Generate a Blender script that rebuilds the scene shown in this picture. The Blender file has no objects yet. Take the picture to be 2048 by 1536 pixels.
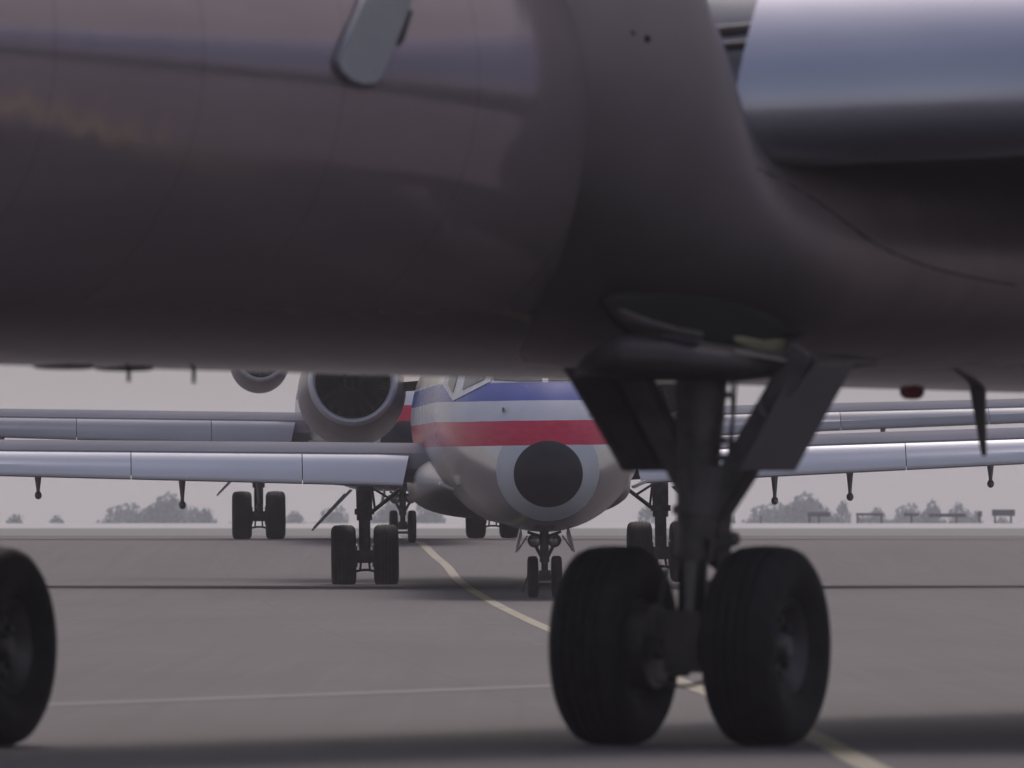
import bpy, math, random
from mathutils import Vector, Matrix

# ------------------------------------------------------------------ camera, sky, sun, exposure
SC = bpy.context.scene
COL = SC.collection
H = 1.239                 # lens height above the near pavement (m)
F = 26700.0               # focal length in pixels of a 2048 px wide frame
HZ = 1052.0               # eye level row in that frame
cam_data = bpy.data.cameras.new("camera")
cam_data.sensor_width = 36.0
cam_data.lens = 36.0 * F / 2048.0
cam_data.shift_y = (HZ - 768.0) / 2048.0
cam_data.clip_start = 1.0
cam_data.clip_end = 20000.0
cam_data.dof.use_dof = True
cam_data.dof.focus_distance = 213.0
cam_data.dof.aperture_fstop = 8.5
cam = bpy.data.objects.new("camera", cam_data)
cam.location = (0, 0, H)
cam.rotation_euler = (math.pi / 2, 0, 0)
COL.objects.link(cam)
SC.camera = cam

SUN_EL, SUN_AZ = math.radians(43), math.radians(6)     # azimuth from +Y towards +X
world = bpy.data.worlds.new("World")
SC.world = world
world.use_nodes = True
wn, wl = world.node_tree.nodes, world.node_tree.links
wn.clear()
sky = wn.new("ShaderNodeTexSky")
sky.sky_type = 'NISHITA'
sky.sun_disc = False
sky.sun_elevation = SUN_EL
sky.sun_rotation = SUN_AZ
sky.air_density = 1.0
sky.dust_density = 4.0
sky.ozone_density = 1.0
hs = wn.new("ShaderNodeHueSaturation")
hs.inputs["Saturation"].default_value = 0.85
tint = wn.new("ShaderNodeMixRGB")
tint.blend_type = 'MULTIPLY'
tint.inputs[0].default_value = 1.0
tint.inputs[2].default_value = (1.75, 1.66, 1.72, 1)
bg = wn.new("ShaderNodeBackground")
bg.inputs["Strength"].default_value = 0.105
out = wn.new("ShaderNodeOutputWorld")
wl.new(sky.outputs[0], hs.inputs["Color"])
wl.new(hs.outputs[0], tint.inputs[1])
cloud = wn.new("ShaderNodeMixRGB")            # overcast layer over the clear sky
wtc = wn.new("ShaderNodeTexCoord")
wsep = wn.new("ShaderNodeSeparateXYZ")
wl.new(wtc.outputs["Generated"], wsep.inputs[0])
wno = wn.new("ShaderNodeTexNoise")             # broken cloud: full cover at the horizon, blue gaps overhead
wno.inputs["Scale"].default_value = 2.2
wno.inputs["Detail"].default_value = 5
wl.new(wtc.outputs["Generated"], wno.inputs["Vector"])
wr = wn.new("ShaderNodeMapRange")
wr.inputs[1].default_value, wr.inputs[2].default_value = 0.06, 0.75
wr.inputs[3].default_value, wr.inputs[4].default_value = 0.95, 0.10
wl.new(wsep.outputs["Z"], wr.inputs[0])
wa = wn.new("ShaderNodeMath")
wa.operation = 'MULTIPLY_ADD'
wa.use_clamp = True
wl.new(wno.outputs["Fac"], wa.inputs[0])
wa.inputs[1].default_value = 1.2
wsub = wn.new("ShaderNodeMath")
wsub.operation = 'SUBTRACT'
wl.new(wr.outputs[0], wsub.inputs[0])
wsub.inputs[1].default_value = 0.55
wl.new(wsub.outputs[0], wa.inputs[2])
wl.new(wa.outputs[0], cloud.inputs[0])
cloud.inputs[2].default_value = (3.78, 3.69, 3.68, 1)
wl.new(tint.outputs[0], cloud.inputs[1])
wl.new(cloud.outputs[0], bg.inputs["Color"])
wl.new(bg.outputs[0], out.inputs["Surface"])

sun_d = bpy.data.lights.new("sun", 'SUN')
sun_d.energy = 0.9
sun_d.angle = math.radians(16)
sun_d.color = (1.0, 0.95, 0.9)
sun = bpy.data.objects.new("sun", sun_d)
sd = Vector((math.sin(SUN_AZ) * math.cos(SUN_EL), math.cos(SUN_AZ) * math.cos(SUN_EL), math.sin(SUN_EL)))
sun.rotation_euler = sd.to_track_quat('Z', 'Y').to_euler()
sun.location = (0, 120, 60)
COL.objects.link(sun)

SC.view_settings.view_transform = 'Standard'
SC.view_settings.look = 'None'
SC.view_settings.exposure = -0.3
SC.view_settings.gamma = 1.0
SC.cycles.use_denoising = True
SC.cycles.max_bounces = 8
SC.cycles.volume_bounces = 1
SC.cycles.sample_clamp_indirect = 4.0

# ------------------------------------------------------------------ helpers
def P(x, y, D):
    """the point at distance D that the photograph shows at column x, row y"""
    return Vector(((x - 1024.0) * D / F, D, H + (HZ - y) * D / F))

def clampf(a, lo, hi):
    return max(lo, min(hi, a))

def pchip(xs, ys):
    n = len(xs)
    h = [xs[i + 1] - xs[i] for i in range(n - 1)]
    d = [(ys[i + 1] - ys[i]) / h[i] for i in range(n - 1)]
    m = [0.0] * n
    m[0], m[-1] = d[0], d[-1]
    for i in range(1, n - 1):
        if d[i - 1] * d[i] > 0:
            w1, w2 = 2 * h[i] + h[i - 1], h[i] + 2 * h[i - 1]
            m[i] = (w1 + w2) / (w1 / d[i - 1] + w2 / d[i])
    def f(x):
        if x <= xs[0]:
            return ys[0]
        if x >= xs[-1]:
            return ys[-1]
        k = 0
        while x > xs[k + 1]:
            k += 1
        t = (x - xs[k]) / h[k]
        return ((2 * t ** 3 - 3 * t * t + 1) * ys[k] + (t ** 3 - 2 * t * t + t) * h[k] * m[k]
                + (-2 * t ** 3 + 3 * t * t) * ys[k + 1] + (t ** 3 - t * t) * h[k] * m[k + 1])
    return f

class MB:
    def __init__(self):
        self.v, self.f = [], []
    def add(self, verts, faces):
        o = len(self.v)
        self.v += [tuple(p) for p in verts]
        self.f += [tuple(i + o for i in fc) for fc in faces]
        return self
    def rings(self, rings, closed=True, cap0=True, cap1=True):
        n = len(rings[0])
        vs = [p for r in rings for p in r]
        fs = []
        m = n if closed else n - 1
        for a in range(len(rings) - 1):
            for k in range(m):
                k2 = (k + 1) % n
                fs.append((a * n + k, a * n + k2, (a + 1) * n + k2, (a + 1) * n + k))
        if cap0:
            fs.append(tuple(range(n - 1, -1, -1)))
        if cap1:
            fs.append(tuple((len(rings) - 1) * n + k for k in range(n)))
        return self.add(vs, fs)
    def lathe(self, center, axis, prof, n=40, caps=True):
        """prof: list of (offset along axis, radius)"""
        ax = Vector(axis).normalized()
        t = Vector((0, 0, 1)) if abs(ax.z) < 0.9 else Vector((1, 0, 0))
        u = ax.cross(t).normalized()
        w = ax.cross(u)
        c = Vector(center)
        rs = []
        for o, r in prof:
            rs.append([c + ax * o + (u * math.cos(2 * math.pi * k / n) + w * math.sin(2 * math.pi * k / n)) * r for k in range(n)])
        return self.rings(rs, True, caps, caps)
    def tube(self, p0, p1, r0, r1=None, n=16):
        p0, p1 = Vector(p0), Vector(p1)
        L = (p1 - p0).length
        return self.lathe(p0, p1 - p0, [(0, r0), (L, r1 if r1 is not None else r0)], n)
    def path(self, pts, r, n=10):
        for a, b in zip(pts[:-1], pts[1:]):
            self.tube(a, b, r, r, n)
        return self
    def box(self, c, size, M=None):
        vs = []
        for sx in (-.5, .5):
            for sy in (-.5, .5):
                for sz in (-.5, .5):
                    p = Vector((sx * size[0], sy * size[1], sz * size[2]))
                    if M is not None:
                        p = M @ p
                    vs.append(p + Vector(c))
        return self.add(vs, [(0, 1, 3, 2), (4, 6, 7, 5), (0, 4, 5, 1), (2, 3, 7, 6), (0, 2, 6, 4), (1, 5, 7, 3)])
    def prism(self, poly, d):
        """poly: list of 3D points, extruded by vector d"""
        d = Vector(d)
        n = len(poly)
        vs = [Vector(p) for p in poly] + [Vector(p) + d for p in poly]
        fs = [tuple(range(n)), tuple(range(2 * n - 1, n - 1, -1))]
        for k in range(n):
            k2 = (k + 1) % n
            fs.append((k, k2, n + k2, n + k)[::-1])
        return self.add(vs, fs)
    def ball(self, c, r, n=16, sz=1.0):
        prof = [(-math.cos(math.pi * k / 10) * r * sz, max(1e-4, math.sin(math.pi * k / 10) * r)) for k in range(11)]
        return self.lathe(c, (0, 0, 1), prof, n)
    def build(self, name, mat, parent=None, smooth=35, bevel=0):
        me = bpy.data.meshes.new(name)
        me.from_pydata(self.v, [], self.f)
        me.validate()
        import bmesh
        bm = bmesh.new()
        bm.from_mesh(me)
        bmesh.ops.recalc_face_normals(bm, faces=bm.faces)
        bm.to_mesh(me)
        bm.free()
        if smooth:
            me.shade_smooth()
            me.set_sharp_from_angle(angle=math.radians(smooth))
        if mat is not None:
            me.materials.append(mat)
        ob = bpy.data.objects.new(name, me)
        COL.objects.link(ob)
        if parent is not None:
            ob.parent = parent
        if bevel:
            b = ob.modifiers.new("bevel", 'BEVEL')
            b.width = bevel
            b.segments = 2
            b.limit_method = 'ANGLE'
        return ob

def tag(o, label=None, cat=None, group=None, kind=None):
    if label: o["label"] = label
    if cat: o["category"] = cat
    if group: o["group"] = group
    if kind: o["kind"] = kind
    return o

def empty(name, loc, rot=(0, 0, 0)):
    o = bpy.data.objects.new(name, None)
    o.location = loc
    o.rotation_euler = rot
    COL.objects.link(o)
    return o

def copy_tree(o, parent=None):
    c = o.copy()
    COL.objects.link(c)
    c.parent = parent
    for ch in list(o.children):
        copy_tree(ch, c)
    return c

# ------------------------------------------------------------------ materials
def new_mat(name):
    m = bpy.data.materials.new(name)
    m.use_nodes = True
    nt = m.node_tree
    b = nt.nodes["Principled BSDF"]
    return m, nt, b

def noise(nt, coord, scale, detail=4, rough=0.55):
    n = nt.nodes.new("ShaderNodeTexNoise")
    n.inputs["Scale"].default_value = scale
    n.inputs["Detail"].default_value = detail
    n.inputs["Roughness"].default_value = rough
    nt.links.new(coord, n.inputs["Vector"])
    return n.outputs["Fac"]

def ramp(nt, fac, stops, interp='LINEAR'):
    r = nt.nodes.new("ShaderNodeValToRGB")
    r.color_ramp.interpolation = interp
    el = r.color_ramp.elements
    while len(el) < len(stops):
        el.new(0.5)
    for e, (p, c) in zip(el, stops):
        e.position = p
        e.color = (c[0], c[1], c[2], 1) if len(c) == 3 else c
    nt.links.new(fac, r.inputs[0])
    return r.outputs[0]

def mathn(nt, op, a, b=None):
    n = nt.nodes.new("ShaderNodeMath")
    n.operation = op
    for i, v in enumerate((a, b)):
        if v is None:
            continue
        if isinstance(v, (int, float)):
            n.inputs[i].default_value = v
        else:
            nt.links.new(v, n.inputs[i])
    return n.outputs[0]

def mixc(nt, fac, a, b):
    n = nt.nodes.new("ShaderNodeMixRGB")
    for i, v in enumerate((fac, a, b)):
        if isinstance(v, (int, float)):
            n.inputs[i].default_value = v
        elif isinstance(v, tuple):
            n.inputs[i].default_value = (*v, 1)
        else:
            nt.links.new(v, n.inputs[i])
    return n.outputs[0]

def tex_coord(nt, kind="Object"):
    return nt.nodes.new("ShaderNodeTexCoord").outputs[kind]

def mapped(nt, coord, scale):
    n = nt.nodes.new("ShaderNodeMapping")
    n.inputs["Scale"].default_value = scale
    nt.links.new(coord, n.inputs["Vector"])
    return n.outputs[0]

def worn(name, c0, c1, rough=0.5, metal=0.0, scale=3.0, stretch=(1, 1, 1), bump=0.0, spec=0.5):
    m, nt, b = new_mat(name)
    co = mapped(nt, tex_coord(nt), stretch)
    f = noise(nt, co, scale, 5)
    col = ramp(nt, f, [(0.32, c0), (0.68, c1)])
    nt.links.new(col, b.inputs["Base Color"])
    f2 = noise(nt, co, scale * 2.3, 3)
    rr = nt.nodes.new("ShaderNodeMapRange")
    rr.inputs[3].default_value = max(0.02, rough - 0.08)
    rr.inputs[4].default_value = min(1.0, rough + 0.08)
    nt.links.new(f2, rr.inputs[0])
    nt.links.new(rr.outputs[0], b.inputs["Roughness"])
    b.inputs["Metallic"].default_value = metal
    b.inputs["Specular IOR Level"].default_value = spec
    if bump:
        bp = nt.nodes.new("ShaderNodeBump")
        bp.inputs["Strength"].default_value = bump
        bp.inputs["Distance"].default_value = 0.02
        nt.links.new(f2, bp.inputs["Height"])
        nt.links.new(bp.outputs[0], b.inputs["Normal"])
    return m

M = {}
def skin_mat():
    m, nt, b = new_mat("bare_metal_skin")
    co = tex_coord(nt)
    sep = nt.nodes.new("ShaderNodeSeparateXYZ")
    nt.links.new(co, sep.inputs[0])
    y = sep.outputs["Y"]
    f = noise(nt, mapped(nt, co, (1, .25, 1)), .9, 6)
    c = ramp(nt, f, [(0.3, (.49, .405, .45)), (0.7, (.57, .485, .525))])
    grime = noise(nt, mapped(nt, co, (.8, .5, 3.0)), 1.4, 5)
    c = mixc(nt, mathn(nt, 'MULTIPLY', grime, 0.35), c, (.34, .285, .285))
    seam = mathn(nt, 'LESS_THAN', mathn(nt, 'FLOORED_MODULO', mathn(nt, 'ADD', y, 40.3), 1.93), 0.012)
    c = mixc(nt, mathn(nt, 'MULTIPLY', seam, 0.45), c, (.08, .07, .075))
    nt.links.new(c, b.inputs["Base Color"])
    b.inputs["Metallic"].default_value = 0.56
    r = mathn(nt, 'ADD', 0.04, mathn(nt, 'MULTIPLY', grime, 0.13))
    nt.links.new(r, b.inputs["Roughness"])
    b.inputs["Specular Tint"].default_value = (.16, .14, .15, 1)
    wob = noise(nt, mapped(nt, co, (1.5, .6, 1.5)), 1.2, 2)
    wave = mathn(nt, 'SINE', mathn(nt, 'ADD', mathn(nt, 'MULTIPLY', y, 13.5), mathn(nt, 'MULTIPLY', wob, 9.0)))
    amp = noise(nt, mapped(nt, co, (1, .5, 1)), .7, 2)
    bp = nt.nodes.new("ShaderNodeBump")          # skin pulled in between the frames
    bp.inputs["Strength"].default_value = 1.0
    bp.inputs["Distance"].default_value = 0.0007
    nt.links.new(mathn(nt, 'MULTIPLY', wave, amp), bp.inputs["Height"])
    nt.links.new(bp.outputs[0], b.inputs["Normal"])
    return m
M["skin"] = skin_mat()
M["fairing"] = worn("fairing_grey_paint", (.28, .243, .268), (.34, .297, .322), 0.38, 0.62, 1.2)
M["fairing"].node_tree.nodes["Principled BSDF"].inputs["Specular Tint"].default_value = (.75, .68, .70, 1)
M["slat_metal"] = worn("slat_metal", (.48, .48, .56), (.55, .55, .63), 0.36, 0.85, 1.2, (.3, 1, 1))
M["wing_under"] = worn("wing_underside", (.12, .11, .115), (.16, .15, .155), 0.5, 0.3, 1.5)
M["gear"] = worn("gear_steel", (.05, .046, .05), (.11, .10, .105), 0.5, 0.35, 6)
M["gear_light"] = worn("gear_pale_paint", (.55, .54, .54), (.65, .64, .63), 0.45, 0.1, 5)
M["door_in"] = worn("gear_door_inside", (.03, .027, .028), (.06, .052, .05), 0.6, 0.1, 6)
M["door_out"] = worn("gear_door_outside", (.10, .085, .09), (.085, .075, .08), 0.5, 0.2, 3)
M["lip_highlight"] = worn("lip_highlight_yellow", (.17, .15, .085), (.22, .20, .12), 0.55, 0.1, 5)  # pale colours here paint highlights along the bay lip
M["lip_highlight2"] = worn("lip_highlight_pale", (.26, .245, .20), (.34, .32, .28), 0.5, 0.2, 5)
M["hull"] = worn("darkened_hull", (.045, .038, .04), (.075, .064, .066), 0.5, 0.3, 3)  # colour darkened so the hull looks less lit
M["piston"] = worn("bare_piston_metal", (.085, .08, .088), (.12, .115, .125), 0.3, 0.8, 5)
M["tyre"] = worn("tyre_rubber", (.004, .0035, .006), (.016, .0145, .018), 0.75, 0.0, 9, (1, 1, 1), 0.1, 0.3)
M["rim"] = worn("wheel_rim", (.05, .047, .055), (.09, .086, .095), 0.45, 0.4, 8)
M["bay"] = worn("recess_shade_dark", (.005, .0045, .005), (.010, .009, .0095), 0.8, 0.0, 4)  # near-black colour puts in the shade of bay, slot and vent holes
M["red_lens"] = worn("red_beacon_lens", (.22, .015, .02), (.28, .02, .03), 0.25, 0.0, 8)
M["white_part"] = worn("white_paint", (.62, .61, .62), (.74, .73, .74), 0.4, 0.0, 6)
M["bright"] = worn("bright_mast_paint", (.21, .215, .25), (.26, .265, .30), 0.4, 0.2, 4)
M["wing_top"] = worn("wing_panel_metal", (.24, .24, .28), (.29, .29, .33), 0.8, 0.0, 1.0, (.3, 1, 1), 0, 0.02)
M["slat"] = worn("slat_grey", (.72, .72, .79), (.78, .78, .85), 0.42, 0.2, 1.0, (.25, 1, 1))
M["slat_shaded"] = worn("weathered_slat", (.34, .34, .39), (.42, .42, .47), 0.5, 0.1, 1.0, (.25, 1, 1))  # darker copy of the slat grey, shades the third jet's slats by colour
M["nacelle"] = worn("nacelle_grey", (.33, .31, .32), (.40, .38, .39), 0.35, 0.6, 1.4)
M["lip"] = worn("inlet_lip_metal", (.76, .76, .82), (.84, .84, .88), 0.45, 0.5, 2)
M["duct"] = worn("inlet_duct_dark", (.010, .009, .013), (.018, .016, .022), 0.5, 0.2, 3)
M["fan"] = worn("fan_metal", (.008, .007, .009), (.016, .015, .018), 0.5, 0.3, 6)
M["radome"] = worn("radome_black", (.008, .007, .015), (.015, .013, .024), 0.4, 0.0, 3, (1, 1, 1), 0, 0.3)
M["glass"] = worn("cockpit_glass", (.05, .045, .045), (.09, .075, .07), 0.1, 0.0, 3)
M["lens"] = worn("lamp_glass", (.30, .32, .33), (.55, .58, .58), 0.12, 0.6, 12)
M["bark"] = worn("bark", (.05, .04, .03), (.09, .07, .055), 0.9, 0, 4)
M["sign"] = worn("sign_back_metal", (.07, .08, .10), (.12, .13, .15), 0.6, 0.2, 3)
M["rubber_patch"] = worn("rubber_mark", (.05, .045, .05), (.09, .08, .085), 0.8, 0, 10)

def livery(name, ring=False):
    """bare polished skin with a blue, white and red cheat line at fixed heights"""
    m, nt, b = new_mat(name)
    co = tex_coord(nt)
    sep = nt.nodes.new("ShaderNodeSeparateXYZ")
    nt.links.new(co, sep.inputs[0])
    z = sep.outputs["Z"]
    wob = noise(nt, mapped(nt, co, (1, .3, 1)), 1.1, 3)
    zz = mathn(nt, 'ADD', z, mathn(nt, 'MULTIPLY', mathn(nt, 'SUBTRACT', wob, 0.5), 0.03))
    def band(lo, hi):
        return mathn(nt, 'MULTIPLY', mathn(nt, 'GREATER_THAN', zz, lo), mathn(nt, 'LESS_THAN', zz, hi))
    dirt = noise(nt, mapped(nt, co, (1.2, .35, 1.0)), 1.6, 6)
    base = (0.60, 0.63, 0.685) if ring else (0.60, 0.57, 0.575)
    lo = tuple(c * 0.84 for c in base)
    metal = ramp(nt, dirt, [(0.3, lo), (0.7, base)])
    streak = noise(nt, mapped(nt, co, (2.5, .12, 6.0)), 2.2, 4)
    red = ramp(nt, streak, [(0.35, (.56, .014, .060)), (0.72, (.62, .035, .095))])
    white = ramp(nt, dirt, [(0.3, (.56, .56, .64)), (0.7, (.66, .66, .74))])
    blue = ramp(nt, dirt, [(0.3, (.042, .078, .36)), (0.7, (.058, .098, .42))])
    red_f, white_f, blue_f, line_f = band(2.36, 2.74), band(2.74, 3.05), band(3.05, 3.33), band(3.33, 3.365)
    c = mixc(nt, red_f, metal, red)
    c = mixc(nt, white_f, c, white)
    c = mixc(nt, blue_f, c, blue)
    c = mixc(nt, line_f, c, (.62, .62, .64))
    nt.links.new(c, b.inputs["Base Color"])
    paint = mathn(nt, 'MULTIPLY', mathn(nt, 'GREATER_THAN', zz, 2.36), mathn(nt, 'LESS_THAN', zz, 3.365))
    inv = mathn(nt, 'SUBTRACT', 1.0, paint)
    nt.links.new(mathn(nt, 'MULTIPLY', inv, 0.15 if ring else 0.88), b.inputs["Metallic"])
    rr = mathn(nt, 'ADD', mathn(nt, 'MULTIPLY', inv, 0.16 if ring else -0.02), mathn(nt, 'ADD', 0.2, mathn(nt, 'MULTIPLY', dirt, 0.12)))
    nt.links.new(rr, b.inputs["Roughness"])
    b.inputs["Specular IOR Level"].default_value = 0.3
    return m
M["livery"] = livery("striped_skin")
M["ring"] = livery("nose_ring_grey", True)

def apron_mat():
    m, nt, b = new_mat("worn_concrete")
    co = tex_coord(nt)
    sep = nt.nodes.new("ShaderNodeSeparateXYZ")
    nt.links.new(co, sep.inputs[0])
    y = sep.outputs["Y"]
    n1 = noise(nt, mapped(nt, co, (1, .12, 1)), 0.35, 6)
    n2 = noise(nt, mapped(nt, co, (1, .35, 1)), 4.0, 5)
    n3 = noise(nt, mapped(nt, co, (.02, .05, 1)), 1.0, 3)
    c = ramp(nt, n1, [(0.3, (.068, .060, .070)), (0.7, (.098, .087, .099))])
    c = mixc(nt, mathn(nt, 'MULTIPLY', n2, 0.35), c, ramp(nt, n2, [(0.3, (.055, .049, .056)), (0.7, (.108, .097, .108))]))
    x = sep.outputs["X"]
    # long dark tyre marks, small oil spots, slab joints
    tm = noise(nt, mapped(nt, co, (2.2, .012, 1)), 1.3, 3)
    c = mixc(nt, mathn(nt, 'MULTIPLY', ramp(nt, tm, [(0.52, (0, 0, 0)), (0.66, (1, 1, 1))]), 0.30), c, (.058, .051, .056))
    tl = noise(nt, mapped(nt, co, (3.0, .02, 1)), 1.9, 2)
    c = mixc(nt, mathn(nt, 'MULTIPLY', ramp(nt, tl, [(0.56, (0, 0, 0)), (0.70, (1, 1, 1))]), 0.22), c, (.118, .105, .118))
    sp = noise(nt, mapped(nt, co, (1.6, .22, 1)), 2.6, 2)
    c = mixc(nt, mathn(nt, 'MULTIPLY', ramp(nt, sp, [(0.70, (0, 0, 0)), (0.76, (1, 1, 1))]), 0.45), c, (.045, .04, .043))
    u1 = mathn(nt, 'ADD', mathn(nt, 'ADD', x, mathn(nt, 'MULTIPLY', y, 0.035)), 2003.1)
    v1 = mathn(nt, 'ADD', mathn(nt, 'SUBTRACT', y, mathn(nt, 'MULTIPLY', x, 0.035)), 2000.0)
    j1 = mathn(nt, 'LESS_THAN', mathn(nt, 'FLOORED_MODULO', u1, 3.8), 0.028)
    j2 = mathn(nt, 'LESS_THAN', mathn(nt, 'FLOORED_MODULO', v1, 7.6), 0.22)
    jn = mathn(nt, 'MULTIPLY', mathn(nt, 'MAXIMUM', j1, j2), mathn(nt, 'ADD', 0.12, mathn(nt, 'MULTIPLY', n1, 0.5)))
    c = mixc(nt, jn, c, (.045, .04, .043))
    # painted dip shading in dark bands, paler far ground, then painted mirage glare
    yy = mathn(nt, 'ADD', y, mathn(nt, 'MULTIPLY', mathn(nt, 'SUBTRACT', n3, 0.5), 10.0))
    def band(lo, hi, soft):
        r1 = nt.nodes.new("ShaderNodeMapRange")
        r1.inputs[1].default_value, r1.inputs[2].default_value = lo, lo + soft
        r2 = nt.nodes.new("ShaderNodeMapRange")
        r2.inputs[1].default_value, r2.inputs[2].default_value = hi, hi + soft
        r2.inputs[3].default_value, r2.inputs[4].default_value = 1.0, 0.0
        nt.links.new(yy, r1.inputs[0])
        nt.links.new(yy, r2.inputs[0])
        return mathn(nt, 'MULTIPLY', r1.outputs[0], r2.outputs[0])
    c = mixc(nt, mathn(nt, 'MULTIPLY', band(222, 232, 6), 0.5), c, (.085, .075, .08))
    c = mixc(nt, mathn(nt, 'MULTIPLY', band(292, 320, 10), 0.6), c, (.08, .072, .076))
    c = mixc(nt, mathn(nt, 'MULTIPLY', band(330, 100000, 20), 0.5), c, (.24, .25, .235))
    c = mixc(nt, band(600, 100000, 30), c, (.46, .455, .46))  # pale far strip stands in for the bright mirage
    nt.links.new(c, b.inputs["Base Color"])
    b.inputs["Roughness"].default_value = 0.8
    b.inputs["Specular IOR Level"].default_value = 0.25
    bp = nt.nodes.new("ShaderNodeBump")
    bp.inputs["Strength"].default_value = 0.15
    bp.inputs["Distance"].default_value = 0.01
    nt.links.new(n2, bp.inputs["Height"])
    nt.links.new(bp.outputs[0], b.inputs["Normal"])
    return m
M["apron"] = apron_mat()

def line_mat(name, c0, c1, wear, under=(.088, .078, .088)):
    m, nt, b = new_mat(name)
    co = tex_coord(nt)
    f = noise(nt, mapped(nt, co, (1, .15, 1)), 1.5, 6, 0.65)
    f2 = noise(nt, mapped(nt, co, (1, .04, 1)), 1.0, 3)
    c = ramp(nt, f2, [(0.4, c0), (0.62, c1)])
    w = ramp(nt, f, [(wear - 0.08, (1, 1, 1)), (wear + 0.08, (0, 0, 0))])
    c = mixc(nt, w, c, under)
    nt.links.new(c, b.inputs["Base Color"])
    b.inputs["Roughness"].default_value = 0.7
    return m
M["yellow"] = line_mat("yellow_road_paint", (.185, .158, .08), (.225, .20, .145), 0.36)
M["faded"] = line_mat("faded_yellow_paint", (.066, .057, .062), (.075, .065, .064), 0.5, (.060, .053, .060))

# ------------------------------------------------------------------ ground
GP = [(-400, 0), (0, 0), (150, 0), (190, .06), (207, .13), (229, .244), (238, .30), (252, .58), (268, .908), (290, .957), (310, .98),
      (400, 1.02), (520, 1.08), (620, 1.14), (900, 1.42), (1000, 1.3), (1500, -8), (2500, -10), (9000, -10)]
gz = pchip([p[0] for p in GP], [p[1] for p in GP])
def ground():
    ys = [-400, -100, -20]
    y = 0.0
    while y < 9000:
        ys.append(y)
        y += 6 if y < 180 else 2.0 if y < 330 else 12 if y < 1600 else 400
    ys.append(9000)
    xs = [-4000, -1500, -500, -200, -80, -30, -15, -8, -4, 0, 4, 8, 15, 30, 80, 200, 500, 1500, 4000]
    mb = MB()
    n = len(xs)
    vs = [(x, y, gz(y)) for y in ys for x in xs]
    fs = [(a * n + k, a * n + k + 1, (a + 1) * n + k + 1, (a + 1) * n + k) for a in range(len(ys) - 1) for k in range(n - 1)]
    mb.add(vs, fs)
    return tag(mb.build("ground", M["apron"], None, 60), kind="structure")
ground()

def ribbon(name, pts, w, mat, lift=0.004, end=True):
    """flat painted line following (x, y) points on the ground"""
    fx = pchip([p[1] for p in pts], [p[0] for p in pts])
    y0, y1 = pts[0][1], pts[-1][1]
    ys, y = [], y0
    while y < y1:
        ys.append(y)
        y += 1.0
    ys.append(y1)
    mb = MB()
    vs = []
    for y in ys:
        dx = (fx(y + .5) - fx(y - .5))
        n = Vector((1, -dx)).normalized()
        for s in (-.5, .5):
            px, py = fx(y) + n.x * w * s, y + n.y * w * s
            vs.append((px, py, gz(py) + lift))
    mb.add(vs, [(2 * k, 2 * k + 1, 2 * k + 3, 2 * k + 2) for k in range(len(ys) - 1)])
    return tag(mb.build(name, mat, None, 60), kind="structure")
def gpt(x, y):
    """ground point seen at column x, row y"""
    lo, hi = 20.0, 500.0
    best = None
    D = lo
    while D < hi:
        if HZ + (H - gz(D)) * F / D <= y:
            best = D
            break
        D += 0.25
    D = best or hi
    return ((x - 1024) * D / F, D)
ribbon_y = [(3.35, 80.35), (3.9, 79.95), (4.6, 79.65), (5.6, 79.6), (7.0, 80.1), (9.0, 81.4), (12.4, 83.8), (18, 88), (28, 96)]
mb = MB()
vs = []
for k, (x_, y_) in enumerate(ribbon_y):
    q0, q1 = ribbon_y[max(0, k - 1)], ribbon_y[min(len(ribbon_y) - 1, k + 1)]
    n_ = Vector((-(q1[1] - q0[1]), q1[0] - q0[0])).normalized() * .13
    vs += [(x_ - n_.x, y_ - n_.y, .004), (x_ + n_.x, y_ + n_.y, .004)]
mb.add(vs, [(2 * k, 2 * k + 1, 2 * k + 3, 2 * k + 2) for k in range(len(ribbon_y) - 1)])
M["branch_yellow"] = line_mat("branch_yellow_paint", (.50, .39, .09), (.58, .46, .13), 0.2)  # brighter than the taxiway line's yellow, to strengthen its belly reflection
tag(mb.build("branch_line", M["branch_yellow"], None, 60), kind="structure")
LINE = [gpt(*q) for q in ((1850, 1590), (1735, 1532), (1640, 1481), (1380, 1372), (1105, 1262), (1000, 1213), (940, 1178), (900, 1140), (862, 1105), (838, 1085))]
LINE += [(-2.60, 305), (-3.1, 360), (-3.6, 480)]
LINE = [(2.35, 30), (2.2, 45)] + LINE
ribbon("taxiway_line", LINE, 0.17, M["yellow"])
def flat_strip(name, a, b, w, mat):
    a, b = Vector((*a, 0)), Vector((*b, 0))
    d = (b - a)
    n = Vector((-d.y, d.x, 0)).normalized() * (w / 2)
    mb = MB()
    K = 40
    vs = []
    for k in range(K + 1):
        p = a + d * (k / K)
        for s in (-1, 1):
            q = p + n * s
            vs.append((q.x, q.y, gz(q.y) + .0035))
    mb.add(vs, [(2 * k, 2 * k + 1, 2 * k + 3, 2 * k + 2) for k in range(K)])
    return tag(mb.build(name, mat, None, 60), kind="structure")
flat_strip("faded_line", (-4.6, 88), gpt(1230, 1368), 0.4, M["faded"])

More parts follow.
